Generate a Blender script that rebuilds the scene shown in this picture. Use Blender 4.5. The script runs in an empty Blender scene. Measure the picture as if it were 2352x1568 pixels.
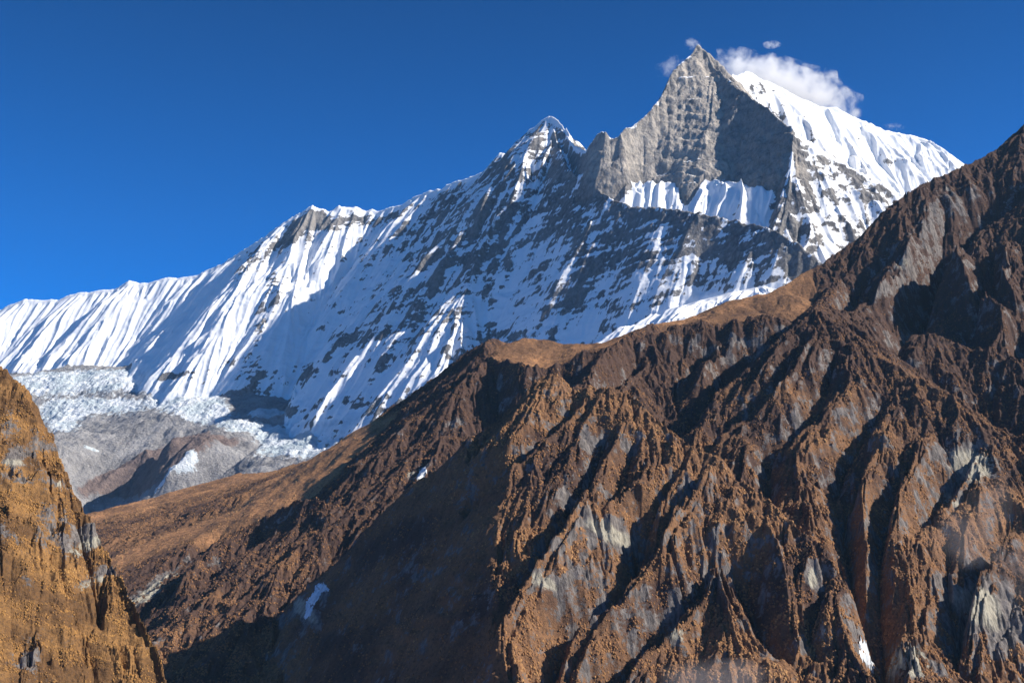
import bpy, math, time
import numpy as np
from math import radians, sin, cos, tan

# ------------------------------------------------------------------ camera, sky, sun, exposure
PITCH = radians(13.0)
FPX, CX, CY = 2985.0, 1176.0, 784.0          # focal length and centre, on a 2352 x 1568 frame
SUN_AZ, SUN_EL = 101.0, 35.0                 # clockwise from the view direction (+Y), and height
S = bpy.context.scene
COL = S.collection

cam_d = bpy.data.cameras.new("camera")
cam = bpy.data.objects.new("camera", cam_d)
COL.objects.link(cam)
cam.rotation_euler = (radians(90) + PITCH, 0, 0)
cam_d.sensor_width = 36
cam_d.lens = 36 * FPX / 2352.0
cam_d.clip_start, cam_d.clip_end = 1.0, 200000.0
S.camera = cam

world = bpy.data.worlds.new("World")
S.world = world
world.use_nodes = True
wn = world.node_tree
for n in list(wn.nodes):
    wn.nodes.remove(n)
sky = wn.nodes.new("ShaderNodeTexSky")
sky.sky_type = 'NISHITA'
sky.sun_disc = False
sky.sun_elevation = radians(SUN_EL)
sky.sun_rotation = radians(SUN_AZ)
sky.altitude = 4200
sky.air_density, sky.dust_density, sky.ozone_density = 1.0, 0.0, 4.0
bg = wn.nodes.new("ShaderNodeBackground")
bg.inputs[1].default_value = 0.068
wo = wn.nodes.new("ShaderNodeOutputWorld")
tint = wn.nodes.new("ShaderNodeMix"); tint.data_type = 'RGBA'; tint.blend_type = 'MULTIPLY'
# deepest blue in the band a quarter-turn away from the sun, as skylight is there
tc = wn.nodes.new("ShaderNodeTexCoord")
dt = wn.nodes.new("ShaderNodeVectorMath"); dt.operation = 'DOT_PRODUCT'
_a, _e = radians(SUN_AZ), radians(SUN_EL)
dt.inputs[1].default_value = (sin(_a) * cos(_e), cos(_a) * cos(_e), sin(_e))
wn.links.new(tc.outputs['Generated'], dt.inputs[0])
ab = wn.nodes.new("ShaderNodeMath"); ab.operation = 'ABSOLUTE'
wn.links.new(dt.outputs['Value'], ab.inputs[0])
mr = wn.nodes.new("ShaderNodeMapRange"); mr.interpolation_type = 'SMOOTHSTEP'
mr.inputs[1].default_value, mr.inputs[2].default_value = 0.5, 0.85
mr.inputs[3].default_value, mr.inputs[4].default_value = 1.0, 0.0
wn.links.new(ab.outputs[0], mr.inputs[0])
wn.links.new(mr.outputs[0], tint.inputs[0])
tint.inputs[7].default_value = (0.010, 0.95, 1.85, 1)
wn.links.new(sky.outputs[0], tint.inputs[6])
# and deeper still towards the zenith, as at high altitude
sx = wn.nodes.new("ShaderNodeSeparateXYZ"); wn.links.new(tc.outputs['Generated'], sx.inputs[0])
mz = wn.nodes.new("ShaderNodeMapRange"); wn.links.new(sx.outputs['Z'], mz.inputs[0])
mz.inputs[1].default_value, mz.inputs[2].default_value = 0.22, 0.52
mz.inputs[3].default_value, mz.inputs[4].default_value = 1.1, 0.52
ms = wn.nodes.new("ShaderNodeVectorMath"); ms.operation = 'SCALE'
wn.links.new(tint.outputs[2], ms.inputs[0]); wn.links.new(mz.outputs[0], ms.inputs['Scale'])
wn.links.new(ms.outputs[0], bg.inputs[0])
wn.links.new(bg.outputs[0], wo.inputs[0])

sun_d = bpy.data.lights.new("sun", 'SUN')
sun_d.energy = 5.0
sun_d.angle = radians(0.53)
sun_d.color = (1.0, 0.93, 0.84)
sun = bpy.data.objects.new("sun", sun_d)
COL.objects.link(sun)
az, el = radians(SUN_AZ), radians(SUN_EL)
from mathutils import Vector
sun_dir = Vector((sin(az) * cos(el), cos(az) * cos(el), sin(el)))
sun.rotation_euler = sun_dir.to_track_quat('Z', 'Y').to_euler()
sun.location = (3000, -2000, 6000)

S.view_settings.view_transform = 'Standard'
S.view_settings.look = 'None'
S.view_settings.exposure = 0.6
S.view_settings.gamma = 1.0
S.cycles.volume_bounces = 6
S.cycles.max_bounces = 12

f4 = np.float32
SP, CP = sin(PITCH), cos(PITCH)
T0 = time.time()
def log(*a): print("[%.1fs]" % (time.time() - T0), *a)

def unproj(px, py, D):
    u, v = (px - CX) / FPX, (CY - py) / FPX
    y, z = CP - v * SP, SP + v * CP
    s = D / y
    return (u * s, D, z * s)

def proj(X, Y, Z):
    f = Y * CP + Z * SP
    return CX + FPX * X / f, CY - FPX * (Z * CP - Y * SP) / f

# ------------------------------------------------------------------ noise
def hsh(ix, iy, seed):
    h = ix.astype(np.uint32) * np.uint32(374761393) + iy.astype(np.uint32) * np.uint32(668265263) + np.uint32(seed * 2246822519 & 0xffffffff)
    h = (h ^ (h >> np.uint32(13))) * np.uint32(1274126177)
    return h ^ (h >> np.uint32(16))

def perlin(x, y, seed=0):
    xf, yf = np.floor(x), np.floor(y)
    ix, iy = xf.astype(np.int32), yf.astype(np.int32)
    fx, fy = (x - xf).astype(f4), (y - yf).astype(f4)
    u = fx * fx * fx * (fx * (fx * 6 - 15) + 10)
    v = fy * fy * fy * (fy * (fy * 6 - 15) + 10)
    def g(dx, dy):
        a = (hsh(ix + dx, iy + dy, seed) & np.uint32(0xffff)).astype(f4) * f4(2 * math.pi / 65536)
        return np.cos(a) * (fx - dx) + np.sin(a) * (fy - dy)
    a0 = g(0, 0); a0 += u * (g(1, 0) - a0)
    a1 = g(0, 1); a1 += u * (g(1, 1) - a1)
    return (a0 + v * (a1 - a0)) * f4(1.5)

def fbm(x, y, oct=5, seed=0, gain=0.5, lac=2.03, kind=0):
    s = np.zeros(x.shape, f4); a = 1.0; tot = 0
    for o in range(oct):
        n = perlin(x, y, seed + o * 17)
        if kind == 1: n = 1 - 2 * np.abs(n)        # ridged
        if kind == 2: n = 2 * np.abs(n) - 0.6      # billow
        s += f4(a) * n; tot += a
        a *= gain
        x, y = x * lac + 13.7, y * lac - 7.3
    return s / f4(tot)

def sstep(a, b, x):
    t = np.clip((x - a) / (b - a), 0, 1)
    return t * t * (3 - 2 * t)

# ------------------------------------------------------------------ fan-shaped height fields
class Field:
    """Ground heights Z over (X, Y); columns fan out from the valley mouth so that the mesh is finer where it is nearer."""
    def __init__(s, a0, a1, na, y0, y1, ny, power=1.0):
        s.a = np.linspace(a0, a1, na).astype(f4)
        t = np.linspace(0, 1, ny)
        s.y = (y0 * (y1 / y0) ** (t ** power)).astype(f4)
        s.A, s.Y = np.meshgrid(s.a, s.y)
        s.X = s.A * s.Y
        s.Z = np.full(s.X.shape, -400, f4)
        s.attr = {}
    def grad(s, Z=None):
        Z = s.Z if Z is None else Z
        za = np.gradient(Z, s.a, axis=1) / s.Y
        zy = np.gradient(Z, s.y, axis=0) - s.A * za
        return za, zy
    def pick(s, px, py, rad=5.0):
        """the nearest ground seen in a direction"""
        if not hasattr(s, 'pp'): s.pp = proj(s.X, s.Y, s.Z)
        P, Q = s.pp
        for r in (rad, rad * 2.5, rad * 8, 1e9):
            m = np.nonzero((np.abs(P - px) < r) & (np.abs(Q - py) < r))
            if len(m[0]): break
        if r > 1e8:
            k = np.argmin((P - px) ** 2 + (Q - py) ** 2); i, j = np.unravel_index(k, P.shape)
        else:
            k = np.argmin(s.Y[m] * 0.002 * 0 + s.Y[m]); i, j = m[0][k], m[1][k]
        return float(s.X[i, j]), float(s.Y[i, j]), float(s.Z[i, j])

def blur(Z, r):
    r = int(r)
    if r < 1: return Z
    for ax in (0, 1):
        for _ in range(2):
            p = [(0, 0), (0, 0)]; p[ax] = (r + 1, r)
            c = np.cumsum(np.pad(Z, p, mode='edge').astype(np.float64), axis=ax)
            n = Z.shape[ax]
            if ax == 0: Z = ((c[2 * r + 1:2 * r + 1 + n] - c[:n]) / (2 * r + 1)).astype(f4)
            else: Z = ((c[:, 2 * r + 1:2 * r + 1 + n] - c[:, :n]) / (2 * r + 1)).astype(f4)
    return Z

def ridge_tents(F, ridges, X, Y):
    """each crest line falls away on both sides; the ground is the highest of them"""
    Z = np.full(X.shape, -1e9, f4); near = np.full(X.shape, 1e9, f4); rid = np.zeros(X.shape, np.int8); side = np.zeros(X.shape, f4)
    for ri, R in enumerate(ridges):
        pts = [unproj(*p[:3]) for p in R['p']]
        n = len(pts)
        sl = R['l'] if isinstance(R['l'], (list, tuple)) else [R['l']] * n
        sr = R['r'] if isinstance(R['r'], (list, tuple)) else [R['r']] * n
        c = R.get('c', 1e9)
        for i in range(n - 1):
            (x0, y0, z0), (x1, y1, z1) = pts[i], pts[i + 1]
            dx, dy = x1 - x0, y1 - y0
            L2 = dx * dx + dy * dy + 1e-6
            L = math.sqrt(L2)
            wx, wy = X - f4(x0), Y - f4(y0)
            t = np.clip((wx * f4(dx) + wy * f4(dy)) / f4(L2), 0, 1)
            cr = (f4(dx) * wy - f4(dy) * wx) / f4(L)
            ex, ey = wx - t * f4(dx), wy - t * f4(dy)
            d = np.sqrt(ex * ex + ey * ey)
            k = 0.5 + 0.5 * np.clip(cr / (d + 1e-3), -1, 1)
            lft = sl[i] + t * (sl[i + 1] - sl[i])
            rgt = sr[i] + t * (sr[i + 1] - sr[i])
            s_ = rgt + (lft - rgt) * k
            h = s_ * (f4(c) * np.log1p(d / f4(c)) if c < 1e8 else d)
            z = f4(z0) + t * f4(z1 - z0) - h
            up = z > Z
            Z = np.where(up, z, Z)
            near = np.where(up, d, near); rid[up] = ri; side = np.where(up, k, side)
    return Z, near, rid, side

def carve(F, lines):
    """gullies (depth > 0) and ribs (depth < 0) laid on the slopes: [(x, y) ...], half width m, depth m, left sharpness"""
    dz = np.zeros(F.X.shape, f4)
    for pl, w, dep in lines:
        P = [F.pick(x, y) for x, y in pl]
        best = np.full(F.X.shape, 1e9, f4); tt = np.zeros(F.X.shape, f4)
        n = len(P) - 1
        for i in range(n):
            (x0, y0, _), (x1, y1, _) = P[i], P[i + 1]
            dx, dy = x1 - x0, y1 - y0; L2 = dx * dx + dy * dy + 1e-6
            wx, wy = F.X - f4(x0), F.Y - f4(y0)
            t = np.clip((wx * f4(dx) + wy * f4(dy)) / f4(L2), 0, 1)
            d = np.hypot(wx - t * f4(dx), wy - t * f4(dy))
            u = d < best
            best = np.where(u, d, best); tt = np.where(u, (i + t) / n, tt)
        k = np.clip(1 - best / w, 0, 1)
        k = k * (0.35 + 0.65 * k)
        dz -= f4(dep) * k * np.sqrt(np.clip(tt * 5, 0, 1)) * np.clip((1 - tt) * 5 + 0.25, 0, 1)
    return dz

def gullies(F, lam, amp, seed, shape='tri', smooth=0, mask=None, cellk=1.7, slope0=0.25, slope1=0.7):
    """ribs and gullies of about one wavelength that run down the local slope"""
    gx, gy = F.grad(blur(F.Z, smooth))
    g = np.sqrt(gx * gx + gy * gy) + 1e-4
    nx, ny = -gy / g, gx / g
    cs = f4(lam * cellk)
    u, v = F.X / cs, F.Y / cs
    iu, iv = np.floor(u).astype(np.int32), np.floor(v).astype(np.int32)
    sc = np.zeros(F.X.shape, f4); ss = np.zeros(F.X.shape, f4)
    k = f4(2 * math.pi / lam)
    for a in (-1, 0, 1):
        for b in (-1, 0, 1):
            h = hsh(iu + a, iv + b, seed)
            rx = (h & np.uint32(0xffff)).astype(f4) / 65536; ry = (h >> np.uint32(16)).astype(f4) / 65536
            du, dv = u - (iu + a + rx), v - (iv + b + ry)
            w = np.clip(1 - (du * du + dv * dv) / 1.6, 0, 1); w = w * w * w
            ph = k * cs * (du * nx + dv * ny) + rx * 6.2832
            sc += w * np.cos(ph); ss += w * np.sin(ph)
    psi = np.arctan2(ss, sc)
    if shape == 'tri': val = 1 - 2 * np.abs(psi) / f4(math.pi)
    elif shape == 'flute': val = 1 - 2 * np.abs(np.sin(psi / 2))
    else: val = np.cos(psi)
    m = sstep(slope0, slope1, g)
    if mask is not None: m = m * mask
    F.Z += f4(amp) * val * m
    return val * m

def world_blobs(F, X, Y, Z, blobs):
    """soft patches on the ground: (x, y, half width px, half height px, value, tilt deg)"""
    out = np.zeros(X.shape, f4)
    P, Q = proj(X, Y, Z)
    for (px, py, rx, ry, val, *t) in blobs:
        x, y, z = F.pick(px, py)
        s = y / FPX
        th = radians(t[0]) if t else 0.0
        # across (X) and up-slope (Z) distances in metres around the point, and a depth window
        dx, dz = (X / Y - x / y) * y, (Z / Y - z / y) * y
        a = (dx * cos(th) + dz * sin(th)) / (rx * s); b = (-dx * sin(th) + dz * cos(th)) / (ry * s)
        w = np.exp(-(a * a + b * b)) * np.exp(-((Y - y) / (0.12 * y)) ** 2)
        out += f4(val) * w
    return out

def grid_mesh(name, F, X, Y, Z, keep=None, attrs=None, mat=None, step=1):
    ny, na = X.shape
    co = np.stack([X, Y, Z], -1).reshape(-1, 3).astype(f4)
    idx = np.arange(ny * na, dtype=np.int32).reshape(ny, na)
    q = np.stack([idx[:-1, :-1], idx[:-1, 1:], idx[1:, 1:], idx[1:, :-1]], -1)
    if keep is not None:
        q = q[keep[:-1, :-1]]
    q = q.reshape(-1, 4)
    if keep is not None:
        used = np.zeros(ny * na, bool); used[q.ravel()] = True
        rm = np.cumsum(used) - 1
        q = rm[q].astype(np.int32); co = co[used]
    else: used = slice(None)
    me = bpy.data.meshes.new(name)
    me.vertices.add(len(co)); me.vertices.foreach_set('co', co.ravel())
    me.loops.add(len(q) * 4); me.loops.foreach_set('vertex_index', q.ravel())
    me.polygons.add(len(q))
    me.polygons.foreach_set('loop_start', np.arange(0, len(q) * 4, 4, dtype=np.int32))
    me.polygons.foreach_set('use_smooth', np.ones(len(q), bool))
    me.update(calc_edges=True)
    for k, v in (attrs or {}).items():
        at = me.attributes.new(k, 'FLOAT', 'POINT')
        at.data.foreach_set('value', v.reshape(-1)[used].astype(f4))
    o = bpy.data.objects.new(name, me)
    COL.objects.link(o)
    if mat: me.materials.append(mat)
    o['kind'] = 'structure'
    return o
Q = 1.15
HAZE = 7e-6
# ------------------------------------------------------------------ materials
class NT:
    def __init__(s, name):
        s.m = bpy.data.materials.new(name); s.m.use_nodes = True
        s.t = s.m.node_tree; s.t.nodes.clear()
        s.out = s.t.nodes.new('ShaderNodeOutputMaterial')
        s.b = s.t.nodes.new('ShaderNodeBsdfPrincipled')
        s.b.inputs['Specular IOR Level'].default_value = 0.15
        s.b.inputs['Roughness'].default_value = 0.9
        s.t.links.new(s.b.outputs[0], s.out.inputs[0])
        g = s.t.nodes.new('ShaderNodeNewGeometry'); s.P = g.outputs['Position']; s.N = g.outputs['Normal']
    def link(s, a, b): s.t.links.new(a, b)
    def put(s, sock, v):
        if hasattr(v, 'links') or hasattr(v, 'is_linked'): s.t.links.new(v, sock)
        elif isinstance(v, (tuple, list)): sock.default_value = (*v, 1) if len(v) == 3 and len(sock.default_value) == 4 else v
        else: sock.default_value = v
    def attr(s, name):
        n = s.t.nodes.new('ShaderNodeAttribute'); n.attribute_name = name
        return n.outputs['Fac']
    def scale(s, vec, sc):
        n = s.t.nodes.new('ShaderNodeVectorMath'); n.operation = 'MULTIPLY'
        s.put(n.inputs[0], vec); n.inputs[1].default_value = sc
        return n.outputs[0]
    def noise(s, size, detail=4, rough=0.55, stretch=(1, 1, 1), dist=0.0):
        n = s.t.nodes.new('ShaderNodeTexNoise')
        n.inputs['Scale'].default_value = 1.0
        n.inputs['Detail'].default_value = detail; n.inputs['Roughness'].default_value = rough
        n.inputs['Distortion'].default_value = dist
        s.put(n.inputs['Vector'], s.scale(s.P, tuple(k / size for k in stretch)))
        return n.outputs['Fac']
    def vor(s, size, feature='F1', rnd=1.0):
        n = s.t.nodes.new('ShaderNodeTexVoronoi'); n.feature = feature
        n.inputs['Scale'].default_value = 1.0; n.inputs['Randomness'].default_value = rnd
        s.put(n.inputs['Vector'], s.scale(s.P, (1 / size,) * 3))
        return n.outputs['Distance']
    def math(s, op, a, b=0.0, c=None, clamp=False):
        n = s.t.nodes.new('ShaderNodeMath'); n.operation = op; n.use_clamp = clamp
        s.put(n.inputs[0], a); s.put(n.inputs[1], b)
        if c is not None: s.put(n.inputs[2], c)
        return n.outputs[0]
    def ss(s, x, a, b):
        n = s.t.nodes.new('ShaderNodeMapRange'); n.interpolation_type = 'SMOOTHSTEP'
        s.put(n.inputs[0], x); n.inputs[1].default_value = a; n.inputs[2].default_value = b
        return n.outputs[0]
    def mix(s, f, a, b):
        n = s.t.nodes.new('ShaderNodeMix'); n.data_type = 'RGBA'
        s.put(n.inputs[0], f); s.put(n.inputs[6], a); s.put(n.inputs[7], b)
        return n.outputs[2]
    def bump(s, h, dist, strength=1.0, normal=None):
        n = s.t.nodes.new('ShaderNodeBump'); n.inputs['Strength'].default_value = strength
        n.inputs['Distance'].default_value = dist
        s.put(n.inputs['Height'], h)
        if normal is not None: s.put(n.inputs['Normal'], normal)
        return n.outputs[0]
    def done(s, col, nrm=None, rough=None):
        s.put(s.b.inputs['Base Color'], col)
        if nrm is not None: s.put(s.b.inputs['Normal'], nrm)
        if rough is not None: s.put(s.b.inputs['Roughness'], rough)
        return s.m

def mat_snow_mountain():
    m = NT('snow_and_rock')
    snow, warm, wall = m.attr('snow'), m.attr('warm'), m.attr('ice')
    n1 = m.noise(60, 6, 0.65); n2 = m.noise(22, 5, 0.65, (1, 1, 0.35)); n3 = m.noise(400, 4)
    f = m.math('ADD', snow, m.math('MULTIPLY', m.math('SUBTRACT', n1, 0.5), 0.9))
    f = m.math('ADD', f, m.math('MULTIPLY', m.math('SUBTRACT', n2, 0.5), 0.8))
    f = m.ss(f, 0.44, 0.56)
    rock = m.mix(m.ss(n3, 0.3, 0.7), (0.085, 0.083, 0.09), (0.19, 0.18, 0.175))
    rock = m.mix(m.ss(n2, 0.35, 0.7), rock, (0.27, 0.26, 0.25))
    rock = m.mix(m.math('MULTIPLY', warm, m.ss(n1, 0.25, 0.7)), rock, (0.52, 0.46, 0.39))
    snowc = m.mix(m.math('MULTIPLY', wall, m.ss(n1, 0.35, 0.65)), (0.91, 0.925, 0.94), (0.42, 0.5, 0.55))
    nr = m.bump(m.math('ADD', m.math('MULTIPLY', n2, 0.6), n1), 22, 0.9)
    ns = m.bump(m.noise(50, 4, 0.5, (1, 1, 0.4)), 5, 0.5)
    mx = m.t.nodes.new('ShaderNodeMix'); mx.data_type = 'VECTOR'
    m.put(mx.inputs[0], f); m.put(mx.inputs[4], nr); m.put(mx.inputs[5], ns)
    return m.done(m.mix(f, rock, snowc), mx.outputs[1], 0.8)

def mat_moraine():
    m = NT('moraine_rubble')
    ice, soil = m.attr('ice'), m.attr('soil')
    n1 = m.noise(45, 7, 0.7); n2 = m.noise(160, 5, 0.6); n3 = m.noise(14, 4, 0.7)
    grey = m.mix(m.ss(n2, 0.3, 0.7), (0.19, 0.185, 0.19), (0.36, 0.35, 0.35))
    grey = m.mix(m.ss(n3, 0.5, 0.8), grey, (0.5, 0.49, 0.48))
    brown = m.mix(m.ss(n1, 0.3, 0.7), (0.13, 0.10, 0.095), (0.24, 0.18, 0.16))
    g = m.ss(m.math('ADD', soil, m.math('MULTIPLY', m.math('SUBTRACT', n1, 0.5), 1.0)), 0.4, 0.65)
    c = m.mix(g, grey, brown)
    i = m.ss(m.math('ADD', ice, m.math('MULTIPLY', m.math('SUBTRACT', n1, 0.5), 1.3)), 0.42, 0.6)
    icec = m.mix(m.ss(n2, 0.35, 0.65), (0.8, 0.84, 0.87), (0.5, 0.58, 0.62))
    c = m.mix(i, c, icec)
    nr = m.bump(m.math('ADD', n1, m.math('MULTIPLY', n3, 0.5)), 25, 0.9)
    return m.done(c, nr)

def mat_hill(name, k, grass, grass2, dark, S0=1.0):
    m = NT(name)
    rock, pale, tone, ice = m.attr('rock'), m.attr('pale'), m.attr('tone'), m.attr('ice')
    n1 = m.noise(30 * k, 6, 0.65); n2 = m.noise(7 * k, 5, 0.7); n3 = m.noise(150 * k, 4); n4 = m.noise(9 * k, 5, 0.7, (1, 1, 0.25))
    f = m.math('ADD', rock, m.math('MULTIPLY', m.math('SUBTRACT', n1, 0.5), 0.9))
    f = m.math('ADD', f, m.math('MULTIPLY', m.math('SUBTRACT', n2, 0.5), 0.9))
    f = m.ss(f, 0.42, 0.58)
    t = m.math('ADD', tone, m.math('MULTIPLY', m.math('SUBTRACT', n3, 0.5), 0.9))
    gr = m.mix(m.ss(t, 0.25, 0.75), grass, grass2)
    gr = m.mix(m.ss(t, 0.8, 1.25), gr, (0.42, 0.215, 0.10))
    gr = m.mix(m.math('MULTIPLY', m.ss(n2, 0.42, 0.7), 0.75), gr, dark)
    rk = m.mix(m.ss(n4, 0.3, 0.7), (0.07, 0.062, 0.06), (0.235, 0.21, 0.195))
    pl = m.mix(m.ss(n4, 0.3, 0.65), (0.17, 0.155, 0.13), (0.42, 0.39, 0.31))
    rk = m.mix(m.ss(m.math('ADD', pale, m.math('MULTIPLY', m.math('SUBTRACT', n1, 0.5), 0.6)), 0.4, 0.65), rk, pl)
    c = m.mix(f, gr, rk)
    i = m.ss(m.math('ADD', ice, m.math('MULTIPLY', m.math('SUBTRACT', n4, 0.5), 0.8)), 0.45, 0.6)
    c = m.mix(i, c, (0.75, 0.78, 0.82))
    cl = m.noise(2.6 * k, 3, 0.6)
    h = m.math('ADD', m.math('MULTIPLY', n2, 1.0), m.math('MULTIPLY', cl, 0.6))
    ng = m.bump(h, 3.2 * k, 0.9)
    nr = m.bump(m.math('ADD', n4, m.math('MULTIPLY', n1, 0.6)), 6 * k, 1.0)
    mx = m.t.nodes.new('ShaderNodeMix'); mx.data_type = 'VECTOR'
    m.put(mx.inputs[0], f); m.put(mx.inputs[4], ng); m.put(mx.inputs[5], nr)
    return m.done(c, mx.outputs[1])
# ------------------------------------------------------------------ the snow massif
R1 = [(-350,790,11500),(-150,760,11300),(0,712,11120),(57,689,11058),(90,691,11023),(133,689,10977),(177,675,10930),(213,671,10891),(263,666,10837),(297,646,10801),(320,652,10776),(343,651,10752),(380,639,10712),(407,641,10683),(443,636,10644),(517,604,10565),(563,574,10516),(631,526,10443),(665,504,10406),(718,473,10350),(755,488,10310),(778,475,10300),(798,479,10290),(822,478,10280),(842,488,10265),
 (855,482,10250),(872,488,10200),(888,481,10150),(922,473,10040),(945,458,9970),(985,439,9840),(1012,436,9740),(1032,424,9670),(1075,411,9510),(1108,398,9390),(1125,381,9330),(1148,354,9220),(1165,356,9180),
 (1178,346,9150),(1200,318,9080),(1215,300,9020),(1228,294,8980),(1245,278,8930),(1262,270,8880),(1280,280,8780),(1300,310,8600),(1320,337,8350),(1347,349,8050),(1364,327,7880),(1381,308,7800),(1392,309,7760),
 (1404,326,7740),(1414,321,7730),(1431,307,7730),(1464,287,7800),(1491,257,7870),(1507,241,7920),(1521,219,7970),(1537,191,8050),(1544,177,8090),(1567,147,8180),(1587,126,8240),(1604,110,8300)]
R2 = [(1262,270,8880),(1280,330,8600),(1300,385,8100),(1350,425,7720),(1400,458,7430),(1460,480,7210),(1540,484,6990),(1600,492,6830),(1680,510,6680),(1740,522,6500),(1800,545,6330),(1840,570,6230),(1880,603,6130),(1960,690,5950),(2100,800,5750)]
R3 = [(1604,110,8300),(1621,129,8240),(1642,161,8140),(1700,206,7840),(1760,256,7560),(1820,303,7300),(1860,330,7280),(1900,360,7260),(1980,405,7220),(2050,435,7180),(2090,455,7150),(2200,560,6950),(2350,700,6600)]
R4 = [(1642,163,8260),(1671,181,8500),(1691,174,8600),(1714,165,8700),(1727,169,8720),(1747,184,8750),(1797,204,8800),(1844,229,8850),(1887,248,8900),(1921,249,8900),(1971,277,8900),(2038,302,8880),(2105,316,8850),(2134,324,8800),(2158,336,8750),(2174,349,8700),(2184,369,8600),(2195,391,8500),(2230,450,8350),(2400,650,8000)]
SHELF = [(1330,395,7800),(1370,412,7680),(1440,418,7580),(1520,415,7530),(1583,428,7480),(1620,417,7430),(1700,420,7250),(1780,440,7100),(1860,470,7000)]
SP1 = [(1825,308,7295),(1815,380,7100),(1790,440,6990),(1800,520,6830),(1850,600,6650)]
APR = [(1290,800,7000),(1340,765,6800),(1450,746,6600),(1560,705,6350),(1680,672,6100),(1760,655,5950)]
SP2 = [(1980,405,7220),(1960,470,7030),(1950,540,6850),(1960,640,6600)]
M = Field(-0.48, 0.60, int(1500 * Q), 5000, 13200, int(1400 * Q), 1.0)
log('massif grid', M.X.shape)
wx = fbm(M.X / 900, M.Y / 900, 4, 11) * 90
wy = fbm(M.X / 900, M.Y / 900, 4, 12) * 90
nsub = [i for i, p in enumerate(R1) if p[0] == 1262][0]
R1a, R1b = R1[:nsub + 1], R1[nsub:]
rs = [dict(p=R1a, l=1.3, r=[1.18]*12+[1.18+0.02*min(1,i/12) for i in range(13)]+[1.3]*(len(R1a)-25), c=60000),
      dict(p=R2, l=1.6, r=1.5),
      dict(p=R3, l=1.5, r=[1.8]*5+[1.7,1.5,1.4,1.3,1.3,1.3,1.3,1.3]),
      dict(p=R4, l=1.3, r=[2.6,2.4,2.2,2.0,1.9,1.8,1.6,1.5,1.4,1.3,1.25]+[1.2]*20, c=20000),
      dict(p=R1b, l=2.0, r=[1.8]*3+[2.4]*9+[2.1,2.0,1.8,1.7,1.6,1.5,1.4,1.3]),
      dict(p=SHELF, l=[3.5,3,2.5,1.5]+[1.0]*5, r=[3.5,2.4,1.6,1.35]+[1.25]*5),
      dict(p=APR, l=[1.8,1.2,0.6,0.5,0.5,0.5], r=[1.8,1.3,0.7,0.55,0.55,0.55]), dict(p=SP1, l=1.6, r=1.6), dict(p=SP2, l=1.5, r=1.5)]
_, near, _, _ = ridge_tents(M, rs[:4], M.X, M.Y)
k = sstep(0, 500, near)
Zm, near, rid, side = ridge_tents(M, rs, M.X + wx * k, M.Y + wy * k)
def plane_fit(pts):
    return np.array([unproj(*p) for p in pts])
def rbf(P, X, Y, sc=1000.0):
    n = len(P); x = P[:, 0] / sc; y = P[:, 1] / sc
    def ph(r2): return 0.5 * r2 * np.log(r2 + 1e-6)
    K = ph((x[:, None] - x[None]) ** 2 + (y[:, None] - y[None]) ** 2) + np.eye(n) * 1e-3
    Pm = np.stack([np.ones(n), x, y], 1)
    A = np.block([[K, Pm], [Pm.T, np.zeros((3, 3))]])
    w = np.linalg.solve(A, np.concatenate([P[:, 2], np.zeros(3)]))
    Z = (w[n] + w[n + 1] * X / sc + w[n + 2] * Y / sc).astype(f4)
    for i in range(n):
        Z += f4(w[i]) * ph((X / f4(sc) - f4(x[i])) ** 2 + (Y / f4(sc) - f4(y[i])) ** 2).astype(f4)
    return Z
basin = rbf(np.concatenate([plane_fit([(-300,870,10400),(20,865,10100),(150,848,10000),(330,850,9700),(450,900,9000),(540,945,8400),(620,952,8200),(760,962,7900),(880,958,7400),(1100,975,7000),(1400,1020,6600),
   (60,950,9200),(200,985,8700),(120,1010,8400),(350,1000,8200),(560,1000,7900),(750,1020,7300),(870,985,7100),(150,1080,7700),(350,1070,7500),(560,1080,7100),(700,1070,7000),(200,1150,7700),(330,1150,7500),(500,1130,7200),(250,1210,7300),(900,1200,6000),(1500,1200,5800),(-300,1150,8000)]),
   np.array([(-5000,12500,1500),(-2500,12000,1500),(0,11500,1300),(2500,10500,1200),(5000,9500,800),(3000,7000,900),(-3000,5200,300),(3000,5200,300.),(-1500,6000,200),(-2500,6300,250)])]), M.X, M.Y)
basin += fbm(M.X / 500, M.Y / 500, 4, 61) * 60
onb = sstep(-40, 40, basin - Zm)
M.Z = np.maximum(Zm, basin).astype(f4)
log('massif base')
k = sstep(20, 300, near)
rock = 1 - onb
wall = ((rid == 2) & (side < 0.5) & (M.X < 1690) | (rid == 4) & (side < 0.5) & (M.X > 480)).astype(f4)
darkf = ((rid == 2) & (side < 0.5) & (M.X < 1690)).astype(f4)
r2f = ((rid == 1)).astype(f4)
r4f = ((rid == 3)).astype(f4)
mix_f = (((rid == 2) | (rid == 7) | (rid == 8)) & (M.X > 1600)).astype(f4)
shelf = (rid == 5).astype(f4); apron = blur((rid == 6).astype(f4), 3)
wall, r2f, darkf, r4f, mix_f, shelf = [blur(q, 5) for q in (wall, r2f, darkf, r4f, mix_f, shelf)]
vary = 0.55 + 0.45 * fbm(M.X / 1400, M.Y / 1400, 3, 71)
amp = 1.25 * rock * (1 - 0.75 * wall) * (1 - 0.35 * r2f) * (1 - 0.5 * shelf)
g0 = gullies(M, 620, 42, 1, 'tri', 8, amp * k)
left = sstep(1800, 2800, -M.X)
g1 = gullies(M, 300, 26, 2, 'tri', 8, amp * vary * 1.3 * sstep(10, 150, near) * (1 - 0.6 * left))
g2 = gullies(M, 115, 12, 3, 'flute', 10, cellk=3.2, mask=rock * (1 - 0.6 * r2f) * (1 - 0.75 * wall) * (0.6 + vary * 0.6))
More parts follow.
